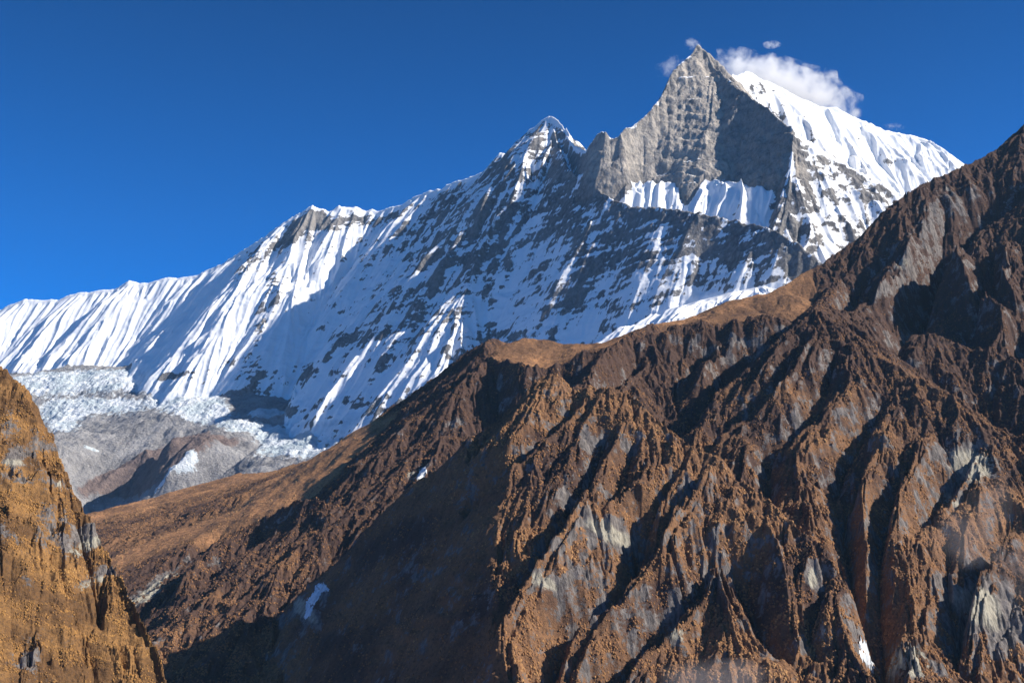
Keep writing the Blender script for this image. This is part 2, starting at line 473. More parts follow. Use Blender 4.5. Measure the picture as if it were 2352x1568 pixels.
g3 = gullies(M, 58, 4.5, 4, 'flute', 8, cellk=3.0, mask=rock * (1 - 0.4 * r2f) * (1 - 0.6 * wall))
U, Vv = M.X, M.Y * 0.7 + M.Z
M.Z += fbm(M.X / 260, Vv / 260, 7, 5, kind=1, gain=0.56) * 18 * (0.25 + 0.75 * np.maximum(k * rock, 0.8 * np.clip(r2f + mix_f, 0, 1)))
def ledges(X, Y, Z, per, amp, seed, patch):
    c = (Z + 0.18 * X + 0.1 * Y + fbm(X / (per * 4), Y / (per * 4), 4, seed) * per * 1.6) / per
    f = c - np.floor(c)
    saw = np.where(f < 0.72, f / 0.72, (1 - f) / 0.28) - 0.5
    m = sstep(0.0, 0.35, fbm(X / patch, (Y * 0.6 + Z) / patch, 4, seed + 5))
    return (-amp * saw * m).astype(f4), m
lm, _ = ledges(M.X, M.Y, M.Z, 95, 26, 141, 320)
lm2, _ = ledges(M.X + 300, M.Y, M.Z, 38, 10, 151, 160)
M.Z += (lm + lm2) * np.clip(wall + 0.5 * mix_f + 0.35 * r2f, 0, 1)
M.Z += wall * fbm(M.X / 230, Vv / 320, 8, 6, kind=1, gain=0.6) * 46
gullies(M, 150, 16, 7, 'flute', 5, shelf * rock, cellk=2.6)
gullies(M, 75, 6, 8, 'flute', 5, r4f * rock, cellk=3)
M.Z += fbm(M.X / 120, M.Y / 120, 5, 9, kind=1) * 15 * np.exp(-near / 90.0) * (rid != 6)
# icefall and rubble relief
icef = np.zeros(M.X.shape, f4)
M.pp = proj(M.X, M.Y, M.Z)
icef = np.clip(world_blobs(M, M.X, M.Y, M.Z, [(80,880,70,25,1),(200,870,110,28,1),(330,870,90,25,1),(430,920,90,30,1.1),(140,940,70,30,.9),(250,930,90,22,.8),(470,950,50,22,1),(150,980,50,20,.6),
    (620,946,45,10,1.3),(760,966,80,8,1.2),(840,960,40,8,1),(700,985,150,10,.3),(615,900,10,60,-0),(800,1005,90,28,1.0),(720,1030,90,26,.9),(640,1000,70,24,.8),(560,975,60,16,.8),(620,1035,90,22,.4,15),(440,1075,22,22,.9,60),(400,1095,30,10,.8),(370,1120,40,8,.7,30),(215,1028,25,5,.9,-15),(350,1150,60,10,.3,20)]), 0, 1.3)
soil = np.clip(world_blobs(M, M.X, M.Y, M.Z, [(390,1045,90,30,1.2,25),(330,1090,130,36,1.2,20),(520,1010,80,16,.5),(260,1110,70,20,.9,15),(440,1010,60,18,.6),(300,1010,60,10,.4),(520,1130,120,10,.5,20),(300,1170,80,10,.6)]), 0, 1.2)
ML = carve(M, [([(500,1010),(470,1040),(420,1085),(360,1135)], 170, -75), ([(400,1010),(330,1050),(260,1105),(190,1150)], 150, -60), ([(600,1050),(500,1105),(400,1145),(280,1180)], 90, 50), ([(450,1000),(380,1060),(300,1130)], 60, 40), ([(620,990),(560,1040),(500,1080)], 70, 30)])
M.Z += onb * ML
lump = fbm(M.X / 130, M.Y / 130, 5, 81, kind=2)
ser = fbm(M.X / 55, M.Y / 40, 5, 82, kind=1)
M.Z += onb * (lump * 22 + (ser * 16 + 10) * np.clip(icef, 0, 1) + fbm(M.X / 60, M.Y / 60, 4, 83) * 6)
log('massif detail')
gx, gy = M.grad()
st = np.sqrt(gx * gx + gy * gy)
st_s = np.sqrt(sum(q * q for q in M.grad(blur(M.Z, 3))))
# strata: rock bands that dip gently to the left
bandc = (M.Z - 0.10 * M.X + 0.05 * M.Y)
band = fbm(M.X / 420, bandc / 70, 5, 91) + 0.5 * fbm(M.X / 150, bandc / 28, 4, 92)
M.pp = proj(M.X, M.Y, M.Z)
sb = world_blobs(M, M.X, M.Y, M.Z, [(715,500,45,28,-.9,40),(660,540,60,18,-.8,40),(570,600,50,20,-.7,40),(760,510,60,22,-.6),(830,500,50,18,-.6),(900,490,60,10,-.7,20),(500,660,40,16,-.5,30),(620,640,40,60,-.45),(600,760,18,70,-.55,-10),(590,860,45,60,-.6,20),(520,830,60,18,-.4,20),(400,860,55,12,-.9),(560,920,60,22,-.9),(700,850,40,35,-.7),(650,935,60,15,-.6),(830,925,50,14,-.7),(300,820,40,6,-.6),(60,790,16,20,-.5),(110,820,25,12,-.5),(30,740,22,10,-.4),(75,735,10,14,-.5),(130,800,12,22,-.4),
   (100,700,400,60,.55),(250,760,200,70,.5),(680,800,120,50,.35),(760,880,90,40,.5),
   (1000,580,80,26,-.55,15),(1130,590,70,26,-.6),(1060,600,50,20,-.4),(900,690,80,22,-.5,15),(980,690,60,20,-.4,15),(1000,480,70,16,-.45,40),(1040,520,40,20,-.3),(870,760,60,26,-.6,15),(790,775,45,24,-.7),(1010,740,60,18,-.3,15),(1300,685,45,45,-.9),(1340,620,25,40,-.8),(1250,640,40,30,-.3),(1330,540,60,60,-.5),(1370,590,60,70,-.5),(1270,420,60,26,-.6),(1290,480,50,30,-.4),
   (1120,762,35,22,-.9),(1170,765,35,22,-.9),(1030,790,40,14,-.5,30),(1150,385,40,22,-.7,30),(1145,370,25,14,-.6),
   (1100,480,90,30,.3,40),(1190,440,60,40,.35,60),(1180,630,80,26,.35),(1060,760,120,40,.35,30),(960,850,120,50,.4,30),(1160,700,60,26,.2),(1400,690,30,40,.25),(1480,720,120,16,.8,12),(1650,675,100,12,.8,12),(1340,770,60,16,.9),
   (1500,590,90,50,-.55),(1600,560,120,40,-.6,-10),(1700,580,90,30,-.6,-20),(1820,600,60,26,-1.1,-30),(1680,640,120,20,-.3,12),(1440,560,50,50,-.5),(1560,500,60,16,-.6),
   (1262,330,30,45,-.25),(1290,310,20,20,-.4),(1225,305,30,12,-.5),(1240,340,25,30,.3),(1380,350,30,35,-.7),(1340,400,60,16,-.4),(1320,430,60,16,.3),
   (1750,190,30,8,-.5,-35),(1800,220,50,8,-.4,-35),(1850,250,50,6,-.3,-35),(1970,330,35,8,-.6,-40),(2020,360,30,6,-.4,-40),
   (1950,400,100,30,-.75,-30),(1880,440,60,40,-.5),(2020,450,60,26,-.7,-30),(1930,500,60,20,-.3),(1870,520,40,20,-.2),(1760,440,40,30,-.2),(2000,530,50,14,-.25),(1950,560,60,12,-.25),(1720,440,120,16,.3)])
snow = 0.62 + 0.42 * band + (0.38 + 0.55 * sstep(700, 1500, -M.X)) * sb + 0.40 * fbm(M.X / 90, bandc / 35, 4, 94) - 0.5 * (sstep(0.9, 2.2, st_s)) + 0.18 * fbm(M.X / 200, Vv / 200, 4, 93) - 0.10 * g1 - 0.12 * g2
snow += 0.45 * sstep(1500, 3500, -M.X) + 0.5 * r4f + 0.55 * shelf + 0.08 * r2f
strk = M.X * 0.75 - M.Y * 0.66
snow += (0.34 * fbm(strk / 26, M.Z / 190, 4, 95) + 0.22 * fbm(strk / 70, M.Z / 400, 3, 96)) * (1 - wall)
snow -= wall * (1.0 + 0.2 * darkf)
snow += mix_f * (0.30 - 0.25 * band) - 0.6 * np.exp(-near / 70.0) * r2f + 0.20 * r2f + 0.38 * sstep(0, 1500, -M.X)
# ledges on bare walls hold a little snow
snow += wall * np.clip(sstep(0.3, 0.7, band + 0.5 * fbm(M.X / 60, Vv / 60, 4, 97)) * 0.8, 0, 1) * (1 - 0.6 * darkf)
snow += wall * 0.95 * sstep(1.25, 0.55, st) * (1 - 0.5 * darkf)
crest = np.exp(-near / 25.0) * 0.5 * (1 - r2f) * (1 - mix_f)
snow += crest * (1 - darkf) + 0.6 * apron
M.snow = snow
warm = np.clip(wall * 0.3 + wall * 0.5 * fbm(M.X / 300, bandc / 60, 5, 98) + wall * (1 - darkf) * 0.55 + world_blobs(M, M.X, M.Y, M.Z, [(1600,190,50,60,.6),(1560,330,16,90,.5),(1270,300,30,40,.7),(1300,400,60,16,.5),(1850,380,50,26,.5),(720,500,60,26,.35),(1640,240,30,40,.3)]), 0, 1)
ny, na = M.X.shape
m_snow, m_mor = mat_snow_mountain(), mat_moraine()
isb = onb > 0.5
at = dict(snow=snow, warm=warm, ice=np.clip(icef, 0, 1) * 0.6)
grid_mesh('snow_mountain', M, M.X, M.Y, M.Z, keep=~isb, attrs=at, mat=m_snow)
at = dict(ice=icef, soil=soil)
grid_mesh('glacier_moraine', M, M.X, M.Y, M.Z, keep=isb, attrs=at, mat=m_mor)
log('massif mesh')

# ------------------------------------------------------------------ the brown hills
R6 = [(3000,-120,5600),(2600,80,5100),(2450,200,4950),(2352,286,4850),(2331,309,4830),(2301,336,4800),(2284,349,4780),(2238,372,4740),(2208,387,4700),(2161,409,4650),(2151,409,4640),(2114,429,4610),(2071,456,4570),(2048,476,4550),
  (2018,506,4520),(1981,542,4490),(1934,576,4450),(1891,606,4400),(1851,629,4360),(1801,652,4300),(1751,669,4250),(1677,692,4200),(1620,715,4170),(1567,731,4150),(1500,748,4130),(1440,762,4120),(1400,778,4120),(1382,788,4150),(1298,791,4250),(1230,785,4300),(1198,781,4300),(1165,793,4300)]
R7 = [(1198,781,4300),(1165,793,4300),(1140,783,4280),(1123,780,4260),(1098,795,4270),(1075,810,4290),(1045,835,4310),(1005,865,4350),(950,905,4420),(900,947,4480),(860,980,4550),(784,1040,4750),(684,1067,5100),(600,1086,5400),(500,1102,5700),(434,1132,5900),(350,1156,6100),(307,1179,6200),(253,1206,6300)]
R7b = [(1198,800,4200),(1150,850,4080),(1100,900,3950),(1040,972,3800),(985,1010,3750),(900,1065,3750),(800,1130,3800),(720,1175,3850),(640,1220,3950)]
R8 = [(1871,714,3500),(1894,734,3460),(1938,754,3420),(1968,781,3380),(1998,808,3330),(2034,834,3290),(2094,864,3220),(2141,894,3170),(2191,911,3120),(2208,941,3100),(2248,961,3060),(2271,991,3030),(2301,1008,3000),(2352,1038,2960),(2450,1090,2880),(2700,1230,2700)]
R8b = [(1871,714,3500),(1880,700,3650),(1900,680,3900),(1930,640,4250)]
R8c = [(1871,714,3500),(1845,748,3480),(1800,790,3450),(1720,850,3400),(1650,905,3350)]
T1 = [(1262,862,2900),(1230,882,2900),(1200,915,2900),(1170,950,2895),(1120,985,2890),(1080,1010,2890),(1014,1075,2904),(984,1096,2930),(944,1122,2961),(884,1179,2988),(844,1212,3000),(811,1252,3010),(784,1286,3017),(754,1336,2990),(717,1412,2959),(650,1466,3003),(567,1512,3070),(500,1559,3146),(400,1640,3250)]
T2 = [(1262,862,2900),(1290,875,2890),(1305,900,2880),(1330,903,2870),(1355,890,2850),(1400,895,2820),(1440,910,2800),(1480,940,2760),(1500,970,2730),(1545,998,2690),(1590,1030,2650),(1661,1052,2600),(1694,1092,2560),(1734,1134,2520),(1774,1162,2490),(1814,1206,2450),(1854,1239,2420),(1908,1279,2380),(1941,1306,2350),(1964,1346,2320),(1981,1379,2300),(2008,1406,2280),(2040,1568,2220)]
T3 = [(1225,900,2900),(1180,1000,2866),(1130,1200,2560),(1112,1300,2419),(1110,1400,2263),(1050,1480,2254),(1000,1580,2198),(950,1750,2066)]
B1 = [(1545,742,4060),(1570,775,3900),(1605,840,3700),(1635,900,3500)]
B2 = [(1500,745,4020),(1450,768,3880),(1390,810,3700),(1350,870,3500)]
B3 = [(1123,780,4250),(1100,820,4080),(1060,880,3950),(1000,960,3850)]
V = Field(-0.46, 0.62, int(1600 * Q), 1700, 7300, int(1800 * Q), 1.0)
wx = fbm(V.X / 350, V.Y / 350, 4, 31) * 40
wy = fbm(V.X / 350, V.Y / 350, 4, 32) * 40
rs = [dict(p=R6, l=1.0, r=[1.0]*17+[0.8,0.6,0.4]+[0.28]*17, c=9000),
      dict(p=R7, l=[1.1]*5+[1.05,1.0,0.95,0.85,0.75,0.65]+[0.5,0.42,0.38,0.35,0.33,0.32,0.3,0.3], r=0.9, c=6000),
      dict(p=R8, l=1.0, r=1.0, c=5000), dict(p=R8b, l=0.9, r=0.9),
      None,
      dict(p=B1, l=0.8, r=0.9), dict(p=B2, l=0.9, r=0.9), dict(p=B3, l=1.0, r=0.9), dict(p=R8c, l=0.9, r=1.0), dict(p=R7b, l=[1.0]*3+[0.85,0.75,0.65,0.6,0.55,0.5], r=0.7)]
F1 = [dict(p=T1, l=[1.15]*4+[1.1,0.8,0.5,0.45,0.4,0.3]+[0.2]*9, r=1.6), dict(p=T2, l=1.3, r=1.0)]
rs = [q for q in rs if q]
BENCH = dict(p=[q for q in R6 if q[0] <= 1751], l=0.45, r=0.5)
_, near, _, _ = ridge_tents(V, rs + F1, V.X, V.Y)
k = sstep(0, 250, near)
Z1, n1, rid, side = ridge_tents(V, rs, V.X + wx * k, V.Y + wy * k)
# the grassy bench breaks off into steep ground towards the valley
Zb, nb, _, sb_ = ridge_tents(V, [BENCH], V.X + wx * k, V.Y + wy * k)
cap = 840 + 1.3 * (V.Y - 3900) + 0.25 * np.maximum(V.X, 0) + 2.2 * np.minimum(V.X - 20, 0) + fbm(V.X / 260, V.Y / 260, 4, 74) * 60
flatb = (Zb < cap - 4) & (Zb > Z1); Zb = np.minimum(Zb, cap)
ub = Zb > Z1
Z1 = np.where(ub, Zb, Z1); n1 = np.where(ub, nb, n1); rid[ub] = 0; side = np.where(ub, sb_, side)
valley_side = 1e6 + fbm(V.X / 220, V.Y / 220, 5, 72) * 30 + fbm(V.X / 500, V.Y / 500, 3, 73) * 30
vs = valley_side < Z1
Z1 = np.minimum(Z1, valley_side)
Z2, n2, r2_, _ = ridge_tents(V, F1, V.X + wx * k, V.Y + wy * k)
# the near spur ends leftwards in one long steep flank
flank = 300 + 1.3 * (V.X + 41) + 0.934 * (V.Y - 2655) + fbm(V.X / 160, V.Y / 160, 4, 64) * 22 + fbm(V.X / 400, V.Y / 400, 3, 65) * 25
onfl = (flank < Z2) & (Z2 > Z1 - 400)
Z2 = np.minimum(Z2, flank)
up = Z2 > Z1
V.Z = np.where(up, Z2, Z1); near = np.where(up, n2, n1); rid[up] = 20 + r2_[up]
fl = up & onfl | (~up) & vs
V.Z = np.maximum(V.Z, -300 + V.Y * 0.02).astype(f4)
log('hills base')
CL = [  # (line, half width m, depth m): the big gullies (+) and ribs (-)
 ([(1928,790),(1880,850),(1828,894)], 45, 40), ([(1850,755),(1801,814),(1770,850)], 40, 32), ([(1944,851),(1850,930),(1768,1008),(1691,1081)], 55, 48),
 ([(1811,834),(1720,920),(1618,1028)], 50, 42), ([(1780,780),(1680,860),(1568,991)], 60, 45), ([(2034,900),(1934,1024),(1884,1088)], 55, 50),
 ([(2000,1020),(1930,1120),(1950,1250),(2000,1400),(2030,1560)], 70, 55), ([(2101,1060),(2034,1156),(2018,1279),(2028,1400),(2041,1529)], 45, 45),
 ([(2028,1000),(1984,1156),(1991,1246),(1991,1346)], 35, -30), ([(2150,1000),(2068,1179),(2041,1279)], 40, -28),
 ([(2330,1150),(2260,1290),(2201,1379),(2191,1520)], 55, 55), ([(2352,1246),(2268,1379),(2218,1496)], 45, -35), ([(2178,1200),(2178,1346)], 30, 30), ([(2250,1000),(2160,1110),(2110,1200)], 45, 35),
 ([(1200,1040),(1104,1109),(1060,1150)], 40, 40), ([(1480,1130),(1468,1172),(1451,1262),(1395,1336),(1285,1429),(1208,1568)], 50, 52), ([(1560,1350),(1468,1446),(1401,1502),(1335,1568)], 50, 55),
 ([(1330,1100),(1304,1139),(1271,1212),(1240,1270)], 28, 28), ([(1600,1120),(1568,1172),(1485,1262)], 30, 28), ([(1690,1220),(1701,1259),(1754,1379),(1821,1490)], 60, 60), ([(1640,1230),(1600,1330),(1560,1400)], 40, 30),
 ([(1900,1290),(1860,1400),(1900,1500)], 35, 30), ([(1650,1090),(1560,1220),(1520,1330)], 40, -25), ([(1400,960),(1340,1080),(1290,1150)], 40, 34), ([(1320,920),(1230,1000),(1190,1050)], 36, 40), ([(1460,990),(1430,1080),(1380,1160)], 35, 30),
 ([(1380,1150),(1300,1280),(1210,1420),(1120,1568)], 50, -30), ([(1560,1080),(1500,1150),(1440,1230)], 30, 24),
 ([(2178,449),(2154,506),(2140,580)], 60, 60), ([(2351,420),(2235,480),(2178,540),(2101,640),(2060,700)], 90, 90), ([(2230,560),(2108,641),(2101,708),(2028,798)], 80, 80), ([(2301,640),(2260,700),(2210,780)], 60, 55), ([(2352,760),(2310,850)], 60, 50),
 ([(2211,560),(2201,658),(2231,708),(2298,774),(2335,918)], 70, -60), ([(2318,560),(2301,681),(2341,741)], 60, -50), ([(2100,560),(2080,620),(2000,720)], 60, -45), ([(2050,560),(1960,650),(1900,690)], 60, 45),
 ([(1640,780),(1600,810),(1580,850)], 50, 45), ([(1480,800),(1420,850),(1370,880)], 45, 45), ([(1700,790),(1650,830),(1600,900)], 40, -25),
 ([(1123,800),(1020,890),(900,975),(800,1040)], 60, 45), ([(700,1150),(500,1220),(350,1330)], 60, 30), ([(760,1180),(600,1240),(450,1330),(400,1400)], 60, -35),
]
V.Z += 1.8 * carve(V, CL)
log('carved')
del V.pp
shade_side = blur(fl.astype(f4), 5)
mead = np.clip(blur((((rid == 0) & (V.X < 1050) & (V.Y > 3900) & (~ub | flatb))).astype(f4), 8) + 0.85 * sstep(4600, 5200, V.Y), 0, 1)
vary = np.clip(0.6 + 0.7 * fbm(V.X / 500, V.Y / 500, 3, 33), 0.15, 1.3)
k = sstep(5, 120, near) * (1 - 0.45 * shade_side) * (1 - 0.9 * mead)
h0 = gullies(V, 210, 17, 21, 'tri', 12, cellk=2.4, mask= k * vary)
h1 = gullies(V, 95, 9, 22, 'tri', 6, cellk=2.2, mask= sstep(0, 60, near) * (1 - 0.45 * shade_side) * (1 - 0.75 * mead) * (0.4 + 0.7 * vary))
h2 = gullies(V, 42, 5.5, 23, 'tri', 2, (1 - 0.6 * shade_side) * (1 - 0.88 * mead))
gullies(V, 22, 2.6, 24, 'tri', 1, (1 - 0.6 * shade_side) * (1 - 0.9 * mead))
V.Z += mead * (fbm(V.X / 300, V.Y / 300, 6, 67) * 34)
Vv = V.Y * 0.7 + V.Z
qx, qy = fbm(V.X / 70, Vv / 70, 4, 27) * 22, fbm(V.X / 70, Vv / 70, 4, 28) * 22
crag = fbm((V.X + qx) / 110, (Vv + qy) / 130, 8, 25, kind=1, gain=0.6)
crk = sstep(0.35, 0.6, 0.2 + 0.5 * fbm(V.X / 160, Vv / 160, 5, 34) + 0.15 * fbm(V.X / 40, Vv / 60, 4, 40))
V.Z += (crag * (7 + 10 * crk) + fbm(V.X / 35, Vv / 35, 4, 26, kind=1) * 3.5) * (1 - 0.6 * mead) * (1 - 0.45 * shade_side)
V.pp = proj(V.X, V.Y, V.Z)
gx, gy = V.grad(blur(V.Z, 2)); st = np.sqrt(gx * gx + gy * gy)
rb = world_blobs(V, V.X, V.Y, V.Z, [(2180,430,60,20,.5),(2120,520,80,40,.35,40),(2090,600,60,30,.45),(2040,660,60,30,.3),(2230,1060,45,60,.9,70),(2200,1130,25,30,.5,60),(2260,1390,60,100,.6,60),(2330,1450,60,90,.6,60),(2090,1520,60,50,.6),(1400,1220,30,70,.7,60),(1330,1300,30,50,.4,60),(1250,1330,30,60,.4,60),
   (1280,900,30,16,.5),(1370,1010,50,30,.35),(1700,780,30,20,.6),(1650,795,20,10,.4),(1030,975,30,20,.6,40),(950,1080,50,16,.6,40),(700,1400,18,50,.9,50),(740,1360,18,30,.6,50),(360,1330,80,10,.9,35),(330,1370,50,10,.7,35),(290,1270,30,14,.6),(1870,1320,20,30,.5),(1620,1320,20,40,.4,60),(1560,1450,30,50,.4,60),
   (1230,830,40,16,-.4),(1400,820,120,30,-.3),(1650,740,140,20,-.5),(500,1170,200,40,-.5,20),(1200,1480,80,70,-.3),(1600,1000,200,60,-.15),(1500,1500,80,60,-.15)])
rockv = 0.15 - 0.04 * sstep(3000, 3800, V.Y) + 0.42 * fbm(V.X / 24, Vv / 50, 4, 38) + 0.3 * fbm(V.X / 60, Vv / 60, 4, 66) + 0.75 * rb + 0.28 * (sstep(1.1, 2.2, st)) + 0.22 * fbm(V.X / 160, Vv / 160, 5, 34) + 0.12 * h1
rockv -= 0.5 * mead
pale = world_blobs(V, V.X, V.Y, V.Z, [(2230,1060,45,60,1,70),(2180,1150,25,40,.7,60),(2250,1390,50,80,.8,60),(2090,1520,60,50,.8),(1400,1220,26,70,1,60),(1250,1330,20,50,.8,60),(1870,1320,16,30,.8),(1890,1440,16,20,.8),(1160,1330,12,16,.9),(2180,430,50,20,.5),(2090,600,50,30,.5),(350,1350,80,14,1.2,35),(700,1400,20,50,.9,50),(950,1080,40,16,.8),(1560,1450,20,50,.7,60),(480,1205,30,4,.8,30)]) + 0.3 * fbm(V.X / 120, Vv / 120, 3, 35)
tone = 0.6 - 0.6 * sstep(2750, 3700, V.Y) + 0.95 * mead + 0.4 * sstep(0, 600, -V.X) * sstep(3300, 4200, V.Y) + 0.75 * fbm(V.X / 230, Vv / 230, 5, 36)
icev = world_blobs(V, V.X, V.Y, V.Z, [(1992,1480,9,45,.7),(1996,1420,8,24,.6),(2000,1520,9,20,.5),(975,1078,14,14,1,60),(700,1400,10,40,.35,50),(1690,875,25,5,.6,40)])
# grass tussocks and bushes as small lumps
ld, ldm = ledges(V.X, V.Y, V.Z, 46, 10, 101, 150)
ld2, _ = ledges(V.X + 200, V.Y, V.Z, 17, 5, 111, 60)
V.Z += (ld + ld2) * (1 - 0.95 * mead)
tus = fbm(V.X / 9, (V.Y * 0.6 + V.Z) / 9, 3, 37, kind=2) + 1.3 * fbm(V.X / 19, (V.Y * 0.6 + V.Z) / 17, 3, 39, kind=2)
V.Z += (1 - 0.85 * mead) * (1 - 0.6 * shade_side) * tus * 2.0 * np.clip(1.1 - 1.6 * rockv, 0, 1)
m_far = mat_hill('dry_hill_grass', 1.0, (0.085, 0.05, 0.038), (0.23, 0.122, 0.062), (0.040, 0.026, 0.021))
grid_mesh('brown_hillside', V, V.X, V.Y, V.Z, attrs=dict(rock=rockv, pale=pale, tone=tone, ice=np.zeros(V.X.shape, f4)), mat=m_far)
tone_v = tone
m_ice = NT('frozen_water')
_n = m_ice.noise(9, 5, 0.6, (1, 1, 0.2))
m_ice.b.inputs['Specular IOR Level'].default_value = 0.5
mat_ice = m_ice.done(m_ice.mix(m_ice.ss(_n, 0.3, 0.7), (0.42, 0.47, 0.52), (0.82, 0.85, 0.88)), m_ice.bump(_n, 3.0, 0.8), 0.35)
for blobs, lab in [([(1990,1450,10,40,1),(1996,1405,8,18,.9),(1998,1500,13,24,.9),(1980,1490,6,26,.6),(2004,1540,8,22,.7)], 'white frozen waterfall in the dark gully near the bottom right corner'),
                   ([(975,1078,16,9,1.0,55),(962,1092,8,5,.8,50)], 'small white icefall hanging over the top edge of the shaded flank'),
                   ([(716,1370,13,34,.9,-38),(700,1410,8,24,.7,-38),(738,1345,16,8,.7,-38)], 'grey-blue sheet of ice on the shaded valley wall at lower left')]:
    q = world_blobs(V, V.X, V.Y, V.Z, blobs) + 0.55 * fbm(V.X / 14, V.Z / 50, 5, 68) + 0.25 * fbm(V.X / 5, V.Z / 9, 3, 69)
    kk = q > 0.55
    ci = set(zip(*[t_.tolist() for t_ in np.nonzero(kk)])); best = []
    while ci:
        st_ = [ci.pop()]; comp = []
        while st_:
            c_ = st_.pop(); comp.append(c_)
            for d_ in ((0, 1), (1, 0), (0, -1), (-1, 0)):
                e_ = (c_[0] + d_[0], c_[1] + d_[1])
                if e_ in ci: ci.remove(e_); st_.append(e_)
        if len(comp) > len(best): best = comp
    kk[:] = False
    for c_ in best: kk[c_] = True
    if kk.sum() < 20: print('NO ICE', lab); continue
    lift = 0.6 + 2.2 * sstep(0.5, 1.0, q) * (0.6 + 0.5 * fbm(V.X / 5, V.Z / 30, 3, 70, kind=1))
    o = grid_mesh('frozen_waterfall', V, V.X, V.Y - lift, V.Z + lift * 0.3, keep=kk, mat=mat_ice)
    del o['kind']; o['label'] = lab; o['category'] = 'frozen waterfall'
def tufts(name, F, dens, r0, r1, seed, mat, tone, sel, lift=0.35):
    """one mesh of many small grass and bush clumps standing on the slope"""
    rng = np.random.default_rng(seed)
    P, Q_ = proj(F.X, F.Y, F.Z)
    # facing cells inside the picture, weighted by their size on the ground
    gx, gy = F.grad(blur(F.Z, 1))
    facing = (-gx * F.X - gy * F.Y + F.Z) < 0
    dA = np.abs(np.gradient(F.a)[None, :] * F.Y) * np.gradient(F.y)[:, None] * np.sqrt(1 + gx * gx + gy * gy)
    w = (dA * sel * facing * (P > -60) * (P < 2420) * (Q_ < 1640)).astype(np.float64)
    n = int(min(w.sum() * dens, 330000))
    c = np.cumsum(w.ravel()); c /= c[-1]
    k = np.searchsorted(c, rng.random(n)); i, j = np.unravel_index(k, F.X.shape)
    i = np.clip(i, 1, F.X.shape[0] - 2); j = np.clip(j, 1, F.X.shape[1] - 2)
    fx, fy = rng.random(n) - 0.5, rng.random(n) - 0.5
    x = F.X[i, j] + fx * (F.X[i, j + 1] - F.X[i, j]); y = F.Y[i, j] + fy * (F.Y[i + 1, j] - F.Y[i, j])
    z = F.Z[i, j]
    nn = np.stack([-gx[i, j], -gy[i, j], np.ones(n)], 1); nn /= np.linalg.norm(nn, axis=1)[:, None]
    up = nn * 0.5 + np.array([0, 0, 0.6]); up /= np.linalg.norm(up, axis=1)[:, None]
    t1 = np.cross(up, rng.standard_normal((n, 3))); t1 /= np.linalg.norm(t1, axis=1)[:, None]
    t2 = np.cross(up, t1)
    r = (r0 + (r1 - r0) * rng.random(n) ** 2)[:, None]
    o = np.stack([x, y, z], 1)
    vs = []
    for m_ in range(5):
        a = 2 * math.pi * m_ / 5
        vs.append(o + (t1 * math.cos(a) + t2 * math.sin(a)) * r * (0.75 + 0.5 * rng.random((n, 1))) - up * r * 0.35)
    for m_ in range(5):
        a = 2 * math.pi * (m_ + 0.5) / 5
        vs.append(o + (t1 * math.cos(a) + t2 * math.sin(a)) * r * (0.45 + 0.4 * rng.random((n, 1))) + up * r * lift * (0.8 + 0.8 * rng.random((n, 1))))
    vs.append(o + up * r * lift * (2.0 + 0.9 * rng.random((n, 1))))
    co = np.stack(vs, 1).reshape(-1, 3).astype(f4)
    tri = []
    for m_ in range(5):
        q = (m_ + 1) % 5
        tri += [(m_, q, 5 + m_), (5 + m_, q, 5 + q), (5 + m_, 5 + q, 10)]
    tri = np.array(tri, np.int32)
    idx = (tri[None] + (np.arange(n, dtype=np.int32) * 11)[:, None, None]).reshape(-1)
    me = bpy.data.meshes.new(name)
    me.vertices.add(len(co)); me.vertices.foreach_set('co', co.ravel())
    me.loops.add(len(idx)); me.loops.foreach_set('vertex_index', idx)
    me.polygons.add(len(idx) // 3); me.polygons.foreach_set('loop_start', np.arange(0, len(idx), 3, dtype=np.int32))
    me.update(calc_edges=True)
    at = me.attributes.new('tone', 'FLOAT', 'POINT')
    tv = tone[i, j] + 0.2 * rng.standard_normal(n)
    at.data.foreach_set('value', np.repeat(tv, 11).astype(f4))
    ob = bpy.data.objects.new(name, me); COL.objects.link(ob); me.materials.append(mat)
    ob['kind'] = 'stuff'; ob['category'] = 'grass'
    log(name, n)
    return ob
def mat_tuft(name, a, b, c):
    m = NT(name); t = m.attr('tone')
    col = m.mix(m.ss(t, -0.1, 0.5), a, b); col = m.mix(m.ss(t, 0.6, 1.2), col, c)
    return m.done(col)
dn = sstep(-0.25, 0.3, fbm(V.X / 45, Vv / 45, 4, 55))
sel = dn * (1 - sstep(0.3, 0.55, rockv)) * (1 - 0.93 * mead) * (1 - 0.8 * shade_side) * np.clip(1.6 - V.Y / 3600, 0.12, 1)
g_ = tufts('dry_grass', V, 0.11, 1.1, 3.3, 5, mat_tuft('rust_tuft', (0.10, 0.055, 0.034), (0.27, 0.138, 0.062), (0.42, 0.235, 0.10)), tone_v, sel)
g_['label'] = 'rust brown dry grass and scrub clumps over the big craggy hillside'
log('hills mesh')

